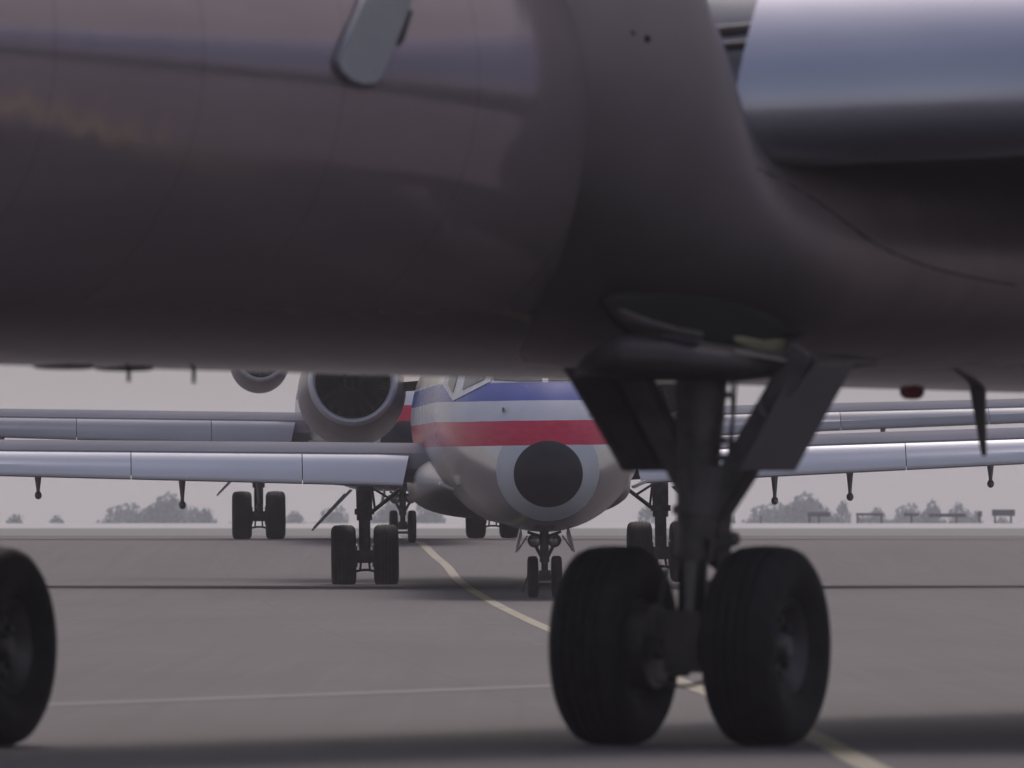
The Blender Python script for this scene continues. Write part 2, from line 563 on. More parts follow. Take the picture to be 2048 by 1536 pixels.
# ------------------------------------------------------------------ wheels
def tyre_mb(mb, c, axis, R, w, rb, n=48, grooves=True):
    h = w / 2
    pr = [(-h * .70, rb), (-h * .86, rb + (R - rb) * .18), (-h * .985, rb + (R - rb) * .42), (-h, rb + (R - rb) * .60), (-h * .94, rb + (R - rb) * .78),
          (-h * .80, rb + (R - rb) * .91), (-h * .62, R * .982)]
    tread = []
    if grooves:
        for g in (-.42, -.14, .14, .42):
            tread += [(h * (g - .045), None), (h * (g - .03), -0.012), (h * (g + .03), -0.012), (h * (g + .045), None)]
    def crown(o):
        return R * (1 - .018 * (abs(o) / (h * .62)) ** 2.2)
    mid = [(o, crown(o) + (d or 0)) for o, d in tread] if grooves else [(0, R)]
    pr = pr + mid + [(-o, r) for o, r in reversed(pr)]
    return mb.lathe(c, axis, pr, n, False)

def rim_mb(mb, c, axis, rb, w, n=40):
    h = w / 2
    pr = [(-h * .72, rb * .02), (-h * .72, rb * .20), (-h * .60, rb * .30), (-h * .30, rb * .36), (-h * .30, rb * .66), (-h * .52, rb * .74), (-h * .66, rb * .90),
          (-h * .76, rb * .98), (-h * .72, rb * 1.03), (-h * .4, rb * .97)]
    pr = pr + [(-o, r) for o, r in reversed(pr)]
    return mb.lathe(c, axis, pr, n, True)

# ------------------------------------------------------------------ the near airliner
TH = math.radians(22)
ORG = Vector((-1.17, 76.4, 0))
near = empty("airliner", ORG, (0, 0, -TH))
tag(near, "huge dark bare metal airliner in front, only its belly, wing root and wheels in view", "airplane", "airliners queuing on the taxiway")
NI = (Matrix.Translation(ORG) @ Matrix.Rotation(-TH, 4, 'Z')).inverted()
def L(p):
    return NI @ Vector(p)
def N(x, y, D):
    return NI @ P(x, y, D)

# fuselage: local x outboard (to the right), y aft, z up
RF, RZ, ZF = 1.75, 1.63, 3.742
def ring_xz(y, a, b, zc, n=72, e=2.0, xc=0.0):
    out = []
    for k in range(n):
        t = 2 * math.pi * k / n
        c, s = math.cos(t), math.sin(t)
        out.append(Vector((xc + a * math.copysign(abs(c) ** (2 / e), c), y, zc + b * math.copysign(abs(s) ** (2 / e), s))))
    return out
fa = pchip([-22, -21.5, -20, -17, -14, 12, 18, 26], [.05, .5, 1.1, 1.6, 1.75, 1.75, 1.55, .3])
fz = pchip([-22, -20, -17, -14, 12, 18, 26], [3.2, 3.35, 3.7, ZF, ZF, 4.2, 5.0])
ys = [-22, -21.8, -21.5, -21, -20, -19, -18, -17, -16, -15, -14] + [-13 + .5 * k for k in range(51)] + [14, 16, 18, 20, 22, 24, 26]
mb = MB()
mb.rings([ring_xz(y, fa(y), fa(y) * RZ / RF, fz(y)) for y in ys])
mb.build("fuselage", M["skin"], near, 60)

# wing to body fairing on the near side
fv = pchip([-.45, -.2, .1, .5, 1.0, 2.0, 8.0, 11], [.30, .62, .90, 1.22, 1.46, 1.62, 1.62, 1.0])          # half width about x = 1.05
ft = pchip([-.45, .3, .50, .66, .85, 1.2, 2.0, 5.0, 8.0, 11], [5.0, 5.2, 5.1, 4.6, 3.95, 3.63, 3.54, 3.48, 3.50, 3.5])    # top height
fb = pchip([-.45, 0, .5, 1.0, 1.6, 2.2, 5, 8, 11], [3.5, 3.05, 2.66, 2.38, 2.22, 2.165, 2.19, 2.25, 2.4])                           # bottom height
ys = [-.45, -.4, -.3, -.2, -.1, 0, .1, .2, .3, .4, .5, .65, .8, 1, 1.2, 1.4, 1.6, 1.8, 2, 2.3, 2.6, 3, 3.5, 4, 4.5, 5, 6, 7, 8, 9, 10, 11]
mb = MB()
mb.rings([ring_xz(y, fv(y), (ft(y) - fb(y)) / 2, (ft(y) + fb(y)) / 2, 72, 2.35, 1.05) for y in ys])
mb.build("wing_fairing", M["fairing"], near, 60)
def on_fairing(x, y):
    D = 74.5
    while D < 84:
        p = N(x, y, D)
        if -.45 < p.y < 11 and (abs(p.x - 1.05) / fv(p.y)) ** 2.35 + (abs(p.z - (ft(p.y) + fb(p.y)) / 2) / ((ft(p.y) - fb(p.y)) / 2)) ** 2.35 <= 1:
            return p
        D += .02
    return None
sx = [1496, 1520, 1550, 1600, 1650, 1700, 1750, 1810, 1880, 1950, 2040]
sy = pchip(sx, [330, 340, 354, 382, 414, 452, 487, 516, 540, 556, 572])
seam = [on_fairing(x, sy(x)) for x in range(1500, 2040, 9)]
seam = [p + L(Vector((0, -.004, 0))) - L(Vector((0, 0, 0))) for p in seam if p is not None]
mb = MB()
mb.path(seam, .006, 8)
mb.build("fairing_seam", M["door_in"], near, 40)
# bulge round the leg: low hull, solid dark block for the bay's shade, pale strips for lip highlights
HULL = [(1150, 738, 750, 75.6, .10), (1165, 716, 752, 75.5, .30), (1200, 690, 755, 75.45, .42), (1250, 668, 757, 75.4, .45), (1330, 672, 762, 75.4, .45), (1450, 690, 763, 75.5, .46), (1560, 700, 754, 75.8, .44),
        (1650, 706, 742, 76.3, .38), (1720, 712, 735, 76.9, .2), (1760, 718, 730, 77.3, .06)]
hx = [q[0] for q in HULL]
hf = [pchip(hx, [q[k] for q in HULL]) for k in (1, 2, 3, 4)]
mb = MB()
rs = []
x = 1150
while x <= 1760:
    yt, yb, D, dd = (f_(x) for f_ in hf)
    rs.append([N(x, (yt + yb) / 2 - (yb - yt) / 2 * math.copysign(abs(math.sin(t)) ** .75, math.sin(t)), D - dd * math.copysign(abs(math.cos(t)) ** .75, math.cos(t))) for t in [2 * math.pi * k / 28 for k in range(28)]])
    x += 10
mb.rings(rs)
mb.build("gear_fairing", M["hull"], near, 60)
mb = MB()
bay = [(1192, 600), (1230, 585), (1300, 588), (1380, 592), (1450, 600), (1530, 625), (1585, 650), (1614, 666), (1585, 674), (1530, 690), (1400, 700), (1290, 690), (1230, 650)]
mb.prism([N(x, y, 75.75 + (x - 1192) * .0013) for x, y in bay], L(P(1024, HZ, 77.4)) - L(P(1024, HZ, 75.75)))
by_ = mb.build("gear_bay_shade", M["bay"], near, 30, .05)
for pts, m_ in ((((1232, 618), (1290, 640), (1345, 656), (1345, 664), (1288, 652), (1248, 640)), "door_out"), (((1350, 656), (1392, 664), (1392, 672), (1350, 667)), "door_out"),
               (((1320, 668), (1392, 680), (1392, 686), (1345, 679)), "door_out"), (((1466, 672), (1520, 682), (1556, 678), (1548, 702), (1515, 700), (1468, 684)), "lip_highlight"), (((1468, 698), (1515, 706), (1566, 722), (1515, 716), (1468, 708)), "lip_highlight2")):
    mb = MB()
    mb.prism([N(x, y, 75.02 + abs(x - 1380) * .0011) for x, y in pts], (0, .12, 0))
    mb.build("bay_lip_highlight", M[m_], near, 30, .006)

# wing, built from world-space sections because the swept leading edge runs straight across the view
def wing_section(X, prof, chord):
    z0 = 3.58 + .045 * (X - 1.3)
    y0 = 76.3 + .052 * (X - 1.25)
    return [(X, y0 + dy * chord, z0 + dz * (.35 + .65 * chord)) for dy, dz in prof]
WP = [(6.0, .28), (4.0, -.02), (2.4, -.22), (1.4, -.275), (.8, -.285), (.50, -.28), (.32, -.262), (.19, -.225), (.10, -.17), (.04, -.095), (.008, -.02), (0, .05), (.016, .14), (.06, .25),
      (.14, .37), (.26, .50), (.41, .63), (.60, .76), (.85, .90), (1.4, 1.08), (2.4, 1.17), (4.0, .97), (6.0, .33)]
def xo(dz):
    return .05 + .27 * max(0, dz - .05) ** 1.4 + .16 * max(0, -dz - .08)
mb = MB()
secs = []
for X in (1.22, 1.6, 2.2, 3, 4, 6, 9, 13):
    s_ = wing_section(X, WP, 1 - .045 * (X - 1.3))
    if X == 1.22:
        s_ = [(p[0] + xo(q[1]), p[1], p[2]) for p, q in zip(s_, WP)]
    secs.append([L(p) for p in s_])
mb.rings(secs)
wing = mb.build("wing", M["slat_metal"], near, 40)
FP = [(5.75, .20), (7.0, -.10), (8.3, -.50), (9.6, -1.02), (9.62, -.98), (8.4, -.36), (7.1, .10), (6.1, .29), (5.78, .27)]  # added flap, drooped to keep the sun off the fairing top
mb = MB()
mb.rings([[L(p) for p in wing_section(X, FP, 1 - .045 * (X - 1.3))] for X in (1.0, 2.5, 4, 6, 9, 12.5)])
mb.build("sun_block_flap", M["wing_under"], wing, 40)
# fixed leading edge stub between fairing and slat
mb = MB()
mb.rings([[N(x + (0 if k < 3 else 8), yy, D) for k, (yy, D) in enumerate([(-60, 77.4), (60, 76.95), (150, 76.75), (230, 76.7), (300, 76.75), (340, 77.0), (330, 78.2), (-60, 78.6)])] for x in (1405, 1440, 1500, 1600)])
mb.build("fixed_leading_edge", M["bright"], wing, 40)
mb = MB()
mb.tube(N(1415, 66, 76.7), N(1560, 52, 76.7), .035)
mb.tube(N(1420, 96, 76.75), N(1560, 84, 76.75), .028)
mb.build("slat_track", M["gear"], wing, 40)

# main landing gear, x = 2.35
def near_gear(axc, label, full=True):
    """axc: axle midpoint in world space"""
    A = L(axc)
    ax = Vector((1, 0, 0))
    g = MB()
    top = N(1405, 722, 75.55) if full else A + Vector((.05, 0, 1.9))
    def at(t):
        return A.lerp(top, t)
    g.tube(at(-.02), at(.40), .060, .060, 16)
    g.tube(at(.30), at(.345), .108, .108, 24)
    g.tube(at(.345), at(.46), .104, .112, 24)
    g.tube(at(.46), at(.49), .135, .135, 24)
    g.tube(at(.49), at(1.03), .112, .158, 24)
    g.tube(at(.60), at(.615), .128, .130, 24)
    g.tube(at(.80), at(.812), .148, .149, 24)
    g.tube(A - ax * .46, A + ax * .46, .075, .075, 20)
    g.box(A + Vector((0, 0, -.03)), (.20, .30, .24))
    g.box(A + Vector((-.02, -.05, .12)), (.26, .22, .16))
    g.tube(A + Vector((-.03, -.06, -.17)), A + Vector((-.03, -.06, -.10)), .045, .07, 12)
    for s in (-1, 1):
        g.lathe(A + ax * (s * .2), ax * s, [(0, .14), (0, .24), (.13, .24), (.13, .12)], 28)
    leg = g.build("main_gear", M["gear"], near, 35)
    MB().tube(at(-.02), at(.32), .082, .082, 28).build("piston", M["piston"], leg, 40)
    for t_ in (.54, .66, .72, .88):
        k_ = MB()
        k_.box(at(t_) + Vector((.13 + .04 * (t_ - .5), -.02, 0)), (.07, .06, .035))
        k_.build("hose_clamp", M["rim"], leg, 30, .004)
    for s in (-1, 1):
        t = MB()
        tyre_mb(t, A + ax * (s * .46), ax, .568, .43, .27, 64)
        t.build("tyre", M["tyre"], leg, 40)
        r = MB()
        rim_mb(r, A + ax * (s * .46), ax, .27, .40, 48)
        for k in range(9):
            a = 2 * math.pi * k / 9
            r.tube(A + ax * (s * .46 + .055) + Vector((0, math.cos(a), math.sin(a))) * .155, A + ax * (s * .46 + .095) + Vector((0, math.cos(a), math.sin(a))) * .155, .022, .022, 10)
        r.build("wheel_rim", M["rim"], leg, 35)
    # torque links behind the piston
    k = MB()
    k.prism([at(.44) + Vector((.02, .12, 0)), at(.40) + Vector((.07, .34, 0)), at(.26) + Vector((.07, .42, 0)), at(.30) + Vector((.02, .30, 0))], (-.09, 0, 0))
    k.prism([at(.08) + Vector((.02, .12, 0)), at(.14) + Vector((.07, .36, 0)), at(.25) + Vector((.07, .44, 0)), at(.21) + Vector((.02, .30, 0))], (-.09, 0, 0))
    k.build("torque_link", M["gear"], leg, 30, .006)
    # brake hoses
    pts = [A + Vector((-.16 + .04 * j, -.12, -.19 - .035 * math.sin(math.pi * j / 8))) for j in range(9)]
    MB().path(pts, .010).build("brake_hose", M["gear"], leg, 40)
    MB().path([at(.3) + Vector((-.12, -.05, 0)), at(.2) + Vector((-.16, -.06, 0)), at(.08) + Vector((-.17, -.08, 0)), A + Vector((-.14, -.1, -.05))], .012).build("brake_hose", M["gear"], leg, 40)
    MB().path([at(.98) + Vector((.17, .02, 0)), at(.8) + Vector((.19, .02, 0)), at(.62) + Vector((.17, .03, 0)), at(.5) + Vector((.15, .03, 0))], .010).build("hydraulic_line", M["gear"], leg, 40)
    MB().path([at(.98) + Vector((.20, .04, 0)), at(.75) + Vector((.185, .04, 0)), at(.66) + Vector((.20, .02, 0)), at(.52) + Vector((.26, .03, 0))], .007).build("hydraulic_line", M["gear"], leg, 40)
    return leg

AX1 = Vector((1.007, 75.5, .560))
leg = near_gear(AX1, "")
def bar(a, b, w, d):
    a, b = Vector(a), Vector(b)
    z = (b - a).normalized()
    x = z.cross(Vector((0, 1, 0))).normalized()
    y = z.cross(x)
    Mx = Matrix((x, y, z)).transposed()
    return (a + b) / 2, (w, d, (b - a).length), Mx
def slab(name, pts, D0, D1, thick, mat, parent, bev=.008):
    """panel whose outline is known, leaning from D0 at its left to D1 at its right"""
    xs = [p[0] for p in pts]
    x0, x1 = min(xs), max(xs)
    poly = [N(x, y, D0 + (D1 - D0) * (x - x0) / (x1 - x0)) for x, y in pts]
    nrm = (poly[1] - poly[0]).cross(poly[2] - poly[0]).normalized()
    m_ = MB()
    m_.prism(poly, nrm * thick)
    return m_.build(name, mat, parent, 30, bev)
# folding V braces
mb = MB()
mb.box(*bar(N(1262, 735, 75.75), N(1402, 1012, 75.55), .15, .14))
mb.tube(N(1290, 790, 75.68), N(1398, 1000, 75.5), .03)
mb.build("side_brace", M["gear"], leg, 30, .012)
mb = MB()
mb.box(*bar(N(1610, 700, 75.4), N(1418, 1035, 75.5), .15, .14))
mb.box(*bar(N(1534, 842, 75.33), N(1514, 812, 75.33), .045, .05))
mb.box(*bar(N(1522, 815, 75.33), N(1511, 808, 75.33), .05, .05))
mb.build("side_brace", M["gear"], leg, 30, .012)
mb = MB()
mb.prism([N(x, y, 75.42) for x, y in ((1345, 930), (1500, 930), (1484, 962), (1440, 1030), (1434, 1085), (1366, 1085), (1370, 1010))], (0, .22, 0))
mb.build("brace_collar", M["gear"], leg, 30, .02)
mb = MB()
mb.lathe(N(1452, 1078, 75.35), (0, 1, 0), [(0, .02), (0, .042), (.12, .042), (.12, .02)], 16)
mb.box(N(1440, 1086, 75.42), (.10, .08, .05))
mb.prism([N(x, y, 75.45) for x, y in ((1436, 1090), (1462, 1088), (1452, 1118), (1437, 1162))], (0, .03, 0))
mb.build("uplock_roller", M["gear"], leg, 30)
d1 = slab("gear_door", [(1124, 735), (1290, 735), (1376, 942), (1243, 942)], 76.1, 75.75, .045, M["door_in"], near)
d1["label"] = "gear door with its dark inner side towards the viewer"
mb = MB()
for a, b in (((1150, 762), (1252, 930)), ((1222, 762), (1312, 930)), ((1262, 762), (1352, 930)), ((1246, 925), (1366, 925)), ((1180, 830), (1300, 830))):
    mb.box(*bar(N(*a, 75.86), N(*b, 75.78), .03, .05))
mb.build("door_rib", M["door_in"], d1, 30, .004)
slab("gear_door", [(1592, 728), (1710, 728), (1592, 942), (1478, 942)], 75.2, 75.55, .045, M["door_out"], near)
# the other main gear, cut by the picture's edge
A2 = L(AX1) + Vector((-4.80, 0, 0))
W2 = near.matrix_world if False else (Matrix.Translation(ORG) @ Matrix.Rotation(-TH, 4, 'Z'))
w2 = W2 @ A2
w2 = Vector((w2.x * 75.4 / w2.y - .02, 75.4, .560))
near_gear(w2, "", False)

# masts, beacon, drains, plates
mb = MB()
def blade(mb, x, ytop, ybot, D, wtop, wbot, thick, lean=0.0):
    s = D / F
    a = [N(x - wtop / 2, ytop, D), N(x + wtop / 2, ytop, D), N(x + lean + wbot / 2, ybot, D), N(x + lean - wbot / 2, ybot, D)]
    mb.prism(a, (0, thick, 0))
blade(mb, 1952, 762, 912, 86.6, 34, 9, .04, 14)
mb.build("blade_antenna", M["wing_under"], near, 30, .01)
mb = MB()
c = N(1824, 760, 85.6)
mb.lathe(c, (0, 0, -1), [(0, .16), (.045, .15), (.05, .10)], 28)
bc = mb.build("beacon", M["gear"], near, 40)
mb = MB()
mb.lathe(c - Vector((0, 0, .05)), (0, 0, -1), [(0, .085), (.05, .075), (.07, .05), (.075, .01)], 28)
mb.build("beacon_lens", M["red_lens"], bc, 40)
for u in (-2.55, -1.64):
    mb = MB()
    mb.tube((0, u, ZF - RZ + .02), (0, u, ZF - RZ - .075), .013, .010)
    mb.build("drain_tube", M["rim"], near, 40)
for u in (-3.44, -2.62):
    mb = MB()
    mb.rings([ring_xz(u + dy, .13 * q, .02 * q, ZF - RZ + .004, 20, 3) for dy, q in ((-.2, .4), (-.17, .85), (-.1, 1), (.1, 1), (.17, .85), (.2, .4))])
    mb.build("belly_plate", M["wing_under"], near, 40)

# mast hanging on the flank
def flank_pt(x, y):
    best = None
    D = 66.0
    while D < 82:
        p = N(x, y, D)
        if (p.x / RF) ** 2 + ((p.z - ZF) / RZ) ** 2 <= 1:
            return D
        D += .02
    return 76.0
def on_flank(name, pts, lift, thick, mat, bev):
    """plate standing off the flank, its outline bent to the skin"""
    mb = MB()
    a = []
    for x, y in pts:
        D = flank_pt(x, y)
        p = N(x, y, D)
        n = Vector((p.x / RF ** 2, 0, (p.z - ZF) / RZ ** 2)).normalized()
        a.append((p, n))
    k = len(a)
    mb.add([p + n * lift for p, n in a] + [p + n * (lift + thick) for p, n in a],
           [tuple(range(k)), tuple(range(2 * k - 1, k - 1, -1))] + [(i, (i + 1) % k, k + (i + 1) % k, k + i) for i in range(k)])
    return mb.build(name, mat, near, 40, bev)
on_flank("flank_mast", [(752, -30), (822, -30), (806, 30), (766, 130), (755, 158), (738, 172), (715, 174), (690, 165), (668, 145), (663, 122), (684, 70), (714, 5), (730, -30)], -.01, .05, M["bright"], .02)
on_flank("flank_slot", [(812, 18), (824, 22), (806, 82), (797, 92), (787, 86)], -.02, .026, M["bay"], 0)
for (x, y, r) in ((1294, 78, .022), (1266, 66, .013)):
    D = 75.2
    for k in range(200):
        p = N(x, y, D)
        a, t, b_ = fv(p.y), ft(p.y), fb(p.y)
        if abs((p.x - 1.05) / a) ** 2.35 + abs((p.z - (t + b_) / 2) / ((t - b_) / 2)) ** 2.35 <= 1:
            break
        D += .01
    mb = MB()
    mb.lathe(N(x, y, D - .01), N(x, y, D + .1) - N(x, y, D - .01), [(0, r * .7), (0.004, r), (.05, r)], 20)
    mb.build("vent_hole", M["bay"], near, 40)

# ------------------------------------------------------------------ the striped airliner behind
jet = empty("airliner", (.512, 207, gz(207)))
tag(jet, "silver airliner facing the camera with black nose tip and red, white and blue stripes", "airplane", "airliners queuing on the taxiway")
NY = -3.2                                  # nose tip, nose wheels at y = 0, main wheels at y = 22
st = [0, .04, .12, .25, .40, .55, .85, 1.3, 2.0, 3.0, 4.2, 5.5, 7.0, 29, 33, 37, 40, 41]
ja = pchip(st, [.012, .22, .38, .53, .67, .79, .97, 1.18, 1.40, 1.55, 1.64, 1.67, 1.67, 1.67, 1.5, 1.1, .6, .3])
jb = pchip(st, [.012, .21, .365, .51, .655, .78, .95, 1.13, 1.34, 1.55, 1.70, 1.77, 1.78, 1.78, 1.6, 1.2, .7, .35])
jz = pchip(st, [1.92, 1.92, 1.92, 1.92, 1.945, 1.98, 2.07, 2.19, 2.37, 2.57, 2.73, 2.81, 2.82, 2.82, 3.0, 3.4, 3.8, 4.0])
def jring(s, n=72):
    return ring_xz(NY + s, ja(s), jb(s), jz(s), n)
mb = MB()
mb.rings([jring(s) for s in [.55, .65, .75, .85, 1, 1.15, 1.3, 1.5, 1.75, 2, 2.3, 2.6, 3, 3.5, 4.2, 5, 6, 7, 10, 14, 18, 22, 26, 29, 31, 33, 35, 37, 39, 40, 41]], True, False, True)
mb.build("fuselage", M["livery"], jet, 60)
mb = MB()
mb.rings([jring(s) for s in (0, .01, .02, .04, .07, .12, .18, .25)], True, True, False)
cone = mb.build("nose_cone", M["radome"], jet, 60)
mb = MB()
mb.rings([jring(s) for s in (.25, .32, .4, .47, .55)], True, False, False)
mb.build("nose_cone_ring", M["ring"], jet, 60)

def nose_y(x, z):
    lo, hi = 0.0, 7.0
    for _ in range(40):
        mid = (lo + hi) / 2
        if (x / ja(mid)) ** 2 + ((z - jz(mid)) / jb(mid)) ** 2 > 1:
            lo = mid
        else:
            hi = mid
    return hi
def nose_pt(x, z, off):
    s = nose_y(x, z)
    e = .02
    def g(x, y, z):
        return (x / ja(y)) ** 2 + ((z - jz(y)) / jb(y)) ** 2
    n = Vector((g(x + e, s, z) - g(x - e, s, z), g(x, s + e, z) - g(x, s - e, z), g(x, s, z + e) - g(x, s, z - e))).normalized()
    return Vector((x, NY + s, z)) + n * off
def jf(px, py):
    return ((px - 1090) / 127.0, H + (HZ - py) / 127.0 - .13)
def nose_patch(name, poly, off, mat, parent, mirror=1):
    import bmesh
    bm = bmesh.new()
    vs = [bm.verts.new((x * mirror, 0, z)) for x, z in poly]
    bm.faces.new(vs)
    bmesh.ops.triangulate(bm, faces=bm.faces)
    bmesh.ops.subdivide_edges(bm, edges=bm.edges, cuts=4, use_grid_fill=True)
    bmesh.ops.triangulate(bm, faces=bm.faces)
    mb = MB()
    bm.verts.ensure_lookup_table()
    a = [nose_pt(v.co.x, v.co.z, off) for v in bm.verts]
    b = [nose_pt(v.co.x, v.co.z, -.02) for v in bm.verts]
    n = len(a)
    fs = [tuple(v.index for v in f.verts) for f in bm.faces]
    edges = [(e.verts[0].index, e.verts[1].index) for e in bm.edges if len(e.link_faces) == 1]
    mb.add(a + b, fs + [(i, j, j + n, i + n) for i, j in edges])
    bm.free()
    return mb.build(name, mat, parent, 40)
for mir in (1, -1):
    fr = nose_patch("cockpit_window", [jf(*p) for p in ((897, 772), (913, 804), (984, 768), (999, 738), (990, 722), (916, 722))], .012, M["white_part"], jet, mir)
    nose_patch("window_pane", [jf(*p) for p in ((906, 772), (914, 789), (926, 752), (930, 730), (916, 730))], .02, M["glass"], fr, mir)
    nose_patch("window_pane", [jf(*p) for p in ((932, 783), (972, 765), (986, 740), (982, 728), (946, 730))], .02, M["glass"], fr, mir)
    ws = nose_patch("windscreen", [jf(*p) for p in ((990, 764), (1040, 768), (1084, 768), (1084, 722), (1010, 722))], .012, M["glass"], jet, mir)
for s in (-1, 1):
    mb = MB()
    mb.box((s * 1.50, .35, 1.74), (.24, .9, .045), Matrix.Rotation(-s * math.radians(24), 3, 'Y'))
    mb.build("strake", M["white_part"], jet, 30, .01)
mb = MB()
p = nose_pt((1006 - 1090) / 127, H + (HZ - 822) / 127 - .13, 0)
mb.box(p + Vector((0, -.03, 0)), (.03, .12, .05))
mb.tube(p + Vector((0, -.08, 0)), p + Vector((.0, -.14, -.02)), .012)
mb.build("pitot_probe", M["gear"], jet, 30)

# wing root fairing under the body
mb = MB()
gy = [11.5, 12.2, 13.2, 14.5, 16, 19, 22, 24, 26, 27.5]
ga = pchip(gy, [1.2, 1.5, 1.72, 1.80, 1.82, 1.82, 1.8, 1.7, 1.4, 1.0])
gb = pchip(gy, [.15, .32, .46, .56, .60, .60, .58, .5, .34, .2])
mb.rings([ring_xz(y, ga(y), gb(y), 1.74, 48, 2.8) for y in gy])
mb.build("belly_fairing", M["nacelle"], jet, 60)

def jle(v):
    return 14.6 + .455 * (v - 1.9)
def jzb(v):
    return 1.72 + .037 * (v - 1.9)
def jhs(v):
    return .52 - .016 * (v - 1.9)
def jch(v):
    return max(1.6, 6.4 - .34 * (v - 1.9))
for s in (-1, 1):
    mb = MB()
    secs = []
    for v in (1.2, 1.9, 3, 4.5, 6.5, 9, 12, 14.5, 16.4):
        z, h, c, y = jzb(v), jhs(v), jch(v), jle(v)
        pr = [(.36, h * .55), (.37, h * .85), (.42, h + .03), (.55, h + .10), (.8, h + .155), (1.2, h + .20), (.5 * c, h + .20), (.8 * c, h + .08), (c, h - .12), (c, h - .15),
              (.6 * c, .12), (.4 * c, .06), (.9, .06), (.55, .12), (.42, .24)]
        secs.append([(s * v, y + dy, z + dz) for dy, dz in pr])
    mb.rings(secs)
    w = mb.build("wing", M["wing_top"], jet, 30)
    for v0, v1 in ((1.95, 3.63), (3.645, 6.49), (6.505, 9.9), (9.915, 13.2), (13.215, 16.2)):
        mb = MB()
        secs = []
        for k in range(5):
            v = v0 + (v1 - v0) * k / 4
            z, h, y = jzb(v), jhs(v), jle(v)
            pr = [(.12, -.01), (.05, -.005), (.012, .012), (.0, .04), (.006, .075), (.03, .13), (.07, .20), (.12, h * .53), (.18, h * .69), (.25, h * .83), (.33, h * .94), (.40, h),
                  (.40, h - .03), (.30, h * .84), (.20, h * .60), (.14, h * .40), (.10, h * .22), (.10, h * .08)]
            sk = .12 * (1 if k == 0 and v0 < 2 else 0)
            secs.append([(s * (v + sk * (dz / h - .3) * -1), y + dy, z + dz) for dy, dz in pr])
        mb.rings(secs)
        mb.build("slat", M["slat"], w, 40)
    for v in (4.35, 5.65, 8.1, 11.0):
        mb = MB()
        z, y = jzb(v), jle(v) + 2.6
        dp = .40 if v < 7 else .30
        mb.lathe((s * v, y, z + .12), (0, 0, -1), [(0, .075), (.12, .062), (.12 + dp * .75, .032), (.12 + dp, .03)], 14)
        mb.ball((s * v, y, z - dp - .02), .062, 14, 1.15)
        mb.build("flap_hinge", M["nacelle"], w, 40)
    # engine
    ec = Vector((s * 2.78 + .0, 27.8, 3.55)) if s > 0 else Vector((-2.65, 27.8, 3.55))
    def er(dy, r, drop=0.0, n=48):
        return [ec + Vector((math.cos(2 * math.pi * k / n) * r, dy, math.sin(2 * math.pi * k / n) * r - drop)) for k in range(n)]
    mb = MB()
    mb.rings([er(.16, .79, .0), er(.4, .845, .03), er(.9, .91, .09), er(1.6, .955, .16), er(3.0, .96, .20), er(4.5, .85, .16), er(6.2, .6, .1), er(6.6, .52, .1)], True, False, True)
    nac = mb.build("engine_nacelle", M["nacelle"], jet, 60)
    mb = MB()
    mb.rings([er(.16, .792, .0), er(.07, .775), er(.01, .745), er(0, .715), (er(.03, .685)), er(.12, .665), er(.2, .66)], True, False, False)
    mb.build("inlet_lip", M["lip"], nac, 60)
    mb = MB()
    mb.rings([er(.2, .66), er(.6, .66), er(1.2, .64), er(1.25, .05)], True, False, True)
    mb.build("inlet_duct", M["duct"], nac, 40)
    mb = MB()
    for k in range(18):
        a = 2 * math.pi * k / 18
        d, t = Vector((math.cos(a), 0, math.sin(a))), Vector((-math.sin(a), 0, math.cos(a)))
        c0 = ec + Vector((0, 1.0, 0))
        mb.add([c0 + d * .14 - t * .02, c0 + d * .62 - t * .07 + Vector((0, -.03, 0)), c0 + d * .62 + t * .05 + Vector((0, .10, 0)), c0 + d * .14 + t * .03 + Vector((0, .06, 0))], [(0, 1, 2, 3)])
    mb.lathe(ec + Vector((0, .72, 0)), (0, 1, 0), [(0, .01), (.08, .08), (.2, .14), (.36, .16)], 24)
    mb.build("engine_fan", M["fan"], nac, 30)
    mb = MB()
    mb.rings([[(s * 1.4, 28.6, 3.55), (s * 1.4, 29.4, 3.72), (s * 1.4, 33, 3.6), (s * 1.4, 29.4, 3.38)], [(s * 2.2, 28.8, 3.5), (s * 2.2, 29.5, 3.66), (s * 2.2, 33, 3.55), (s * 2.2, 29.5, 3.34)]])
    mb.build("engine_pylon", M["wing_under"], jet, 30)
# tail
mb = MB()
mb.rings([[(-.16, 31, 4.4), (0, 29.5, 4.4), (.16, 31, 4.4), (.12, 35, 4.4), (0, 37.5, 4.4), (-.12, 35, 4.4)],
          [(-.1, 36.8, 8.9), (0, 36.2, 8.9), (.1, 36.8, 8.9), (.07, 38.8, 8.9), (0, 40.4, 8.9), (-.07, 38.8, 8.9)]])
mb.build("tail_fin", M["wing_top"], jet, 30)
mb = MB()
mb.rings([[(x, 36.5 + .5 * abs(x) + dy * (1 - .09 * abs(x)), 8.98 + dz) for dy, dz in ((0, 0), (.6, .12), (2, .1), (3.2, 0), (2, -.08), (.6, -.1))] for x in (-6.1, -3, 0, 3, 6.1)])
mb.build("tailplane", M["wing_top"], jet, 30)

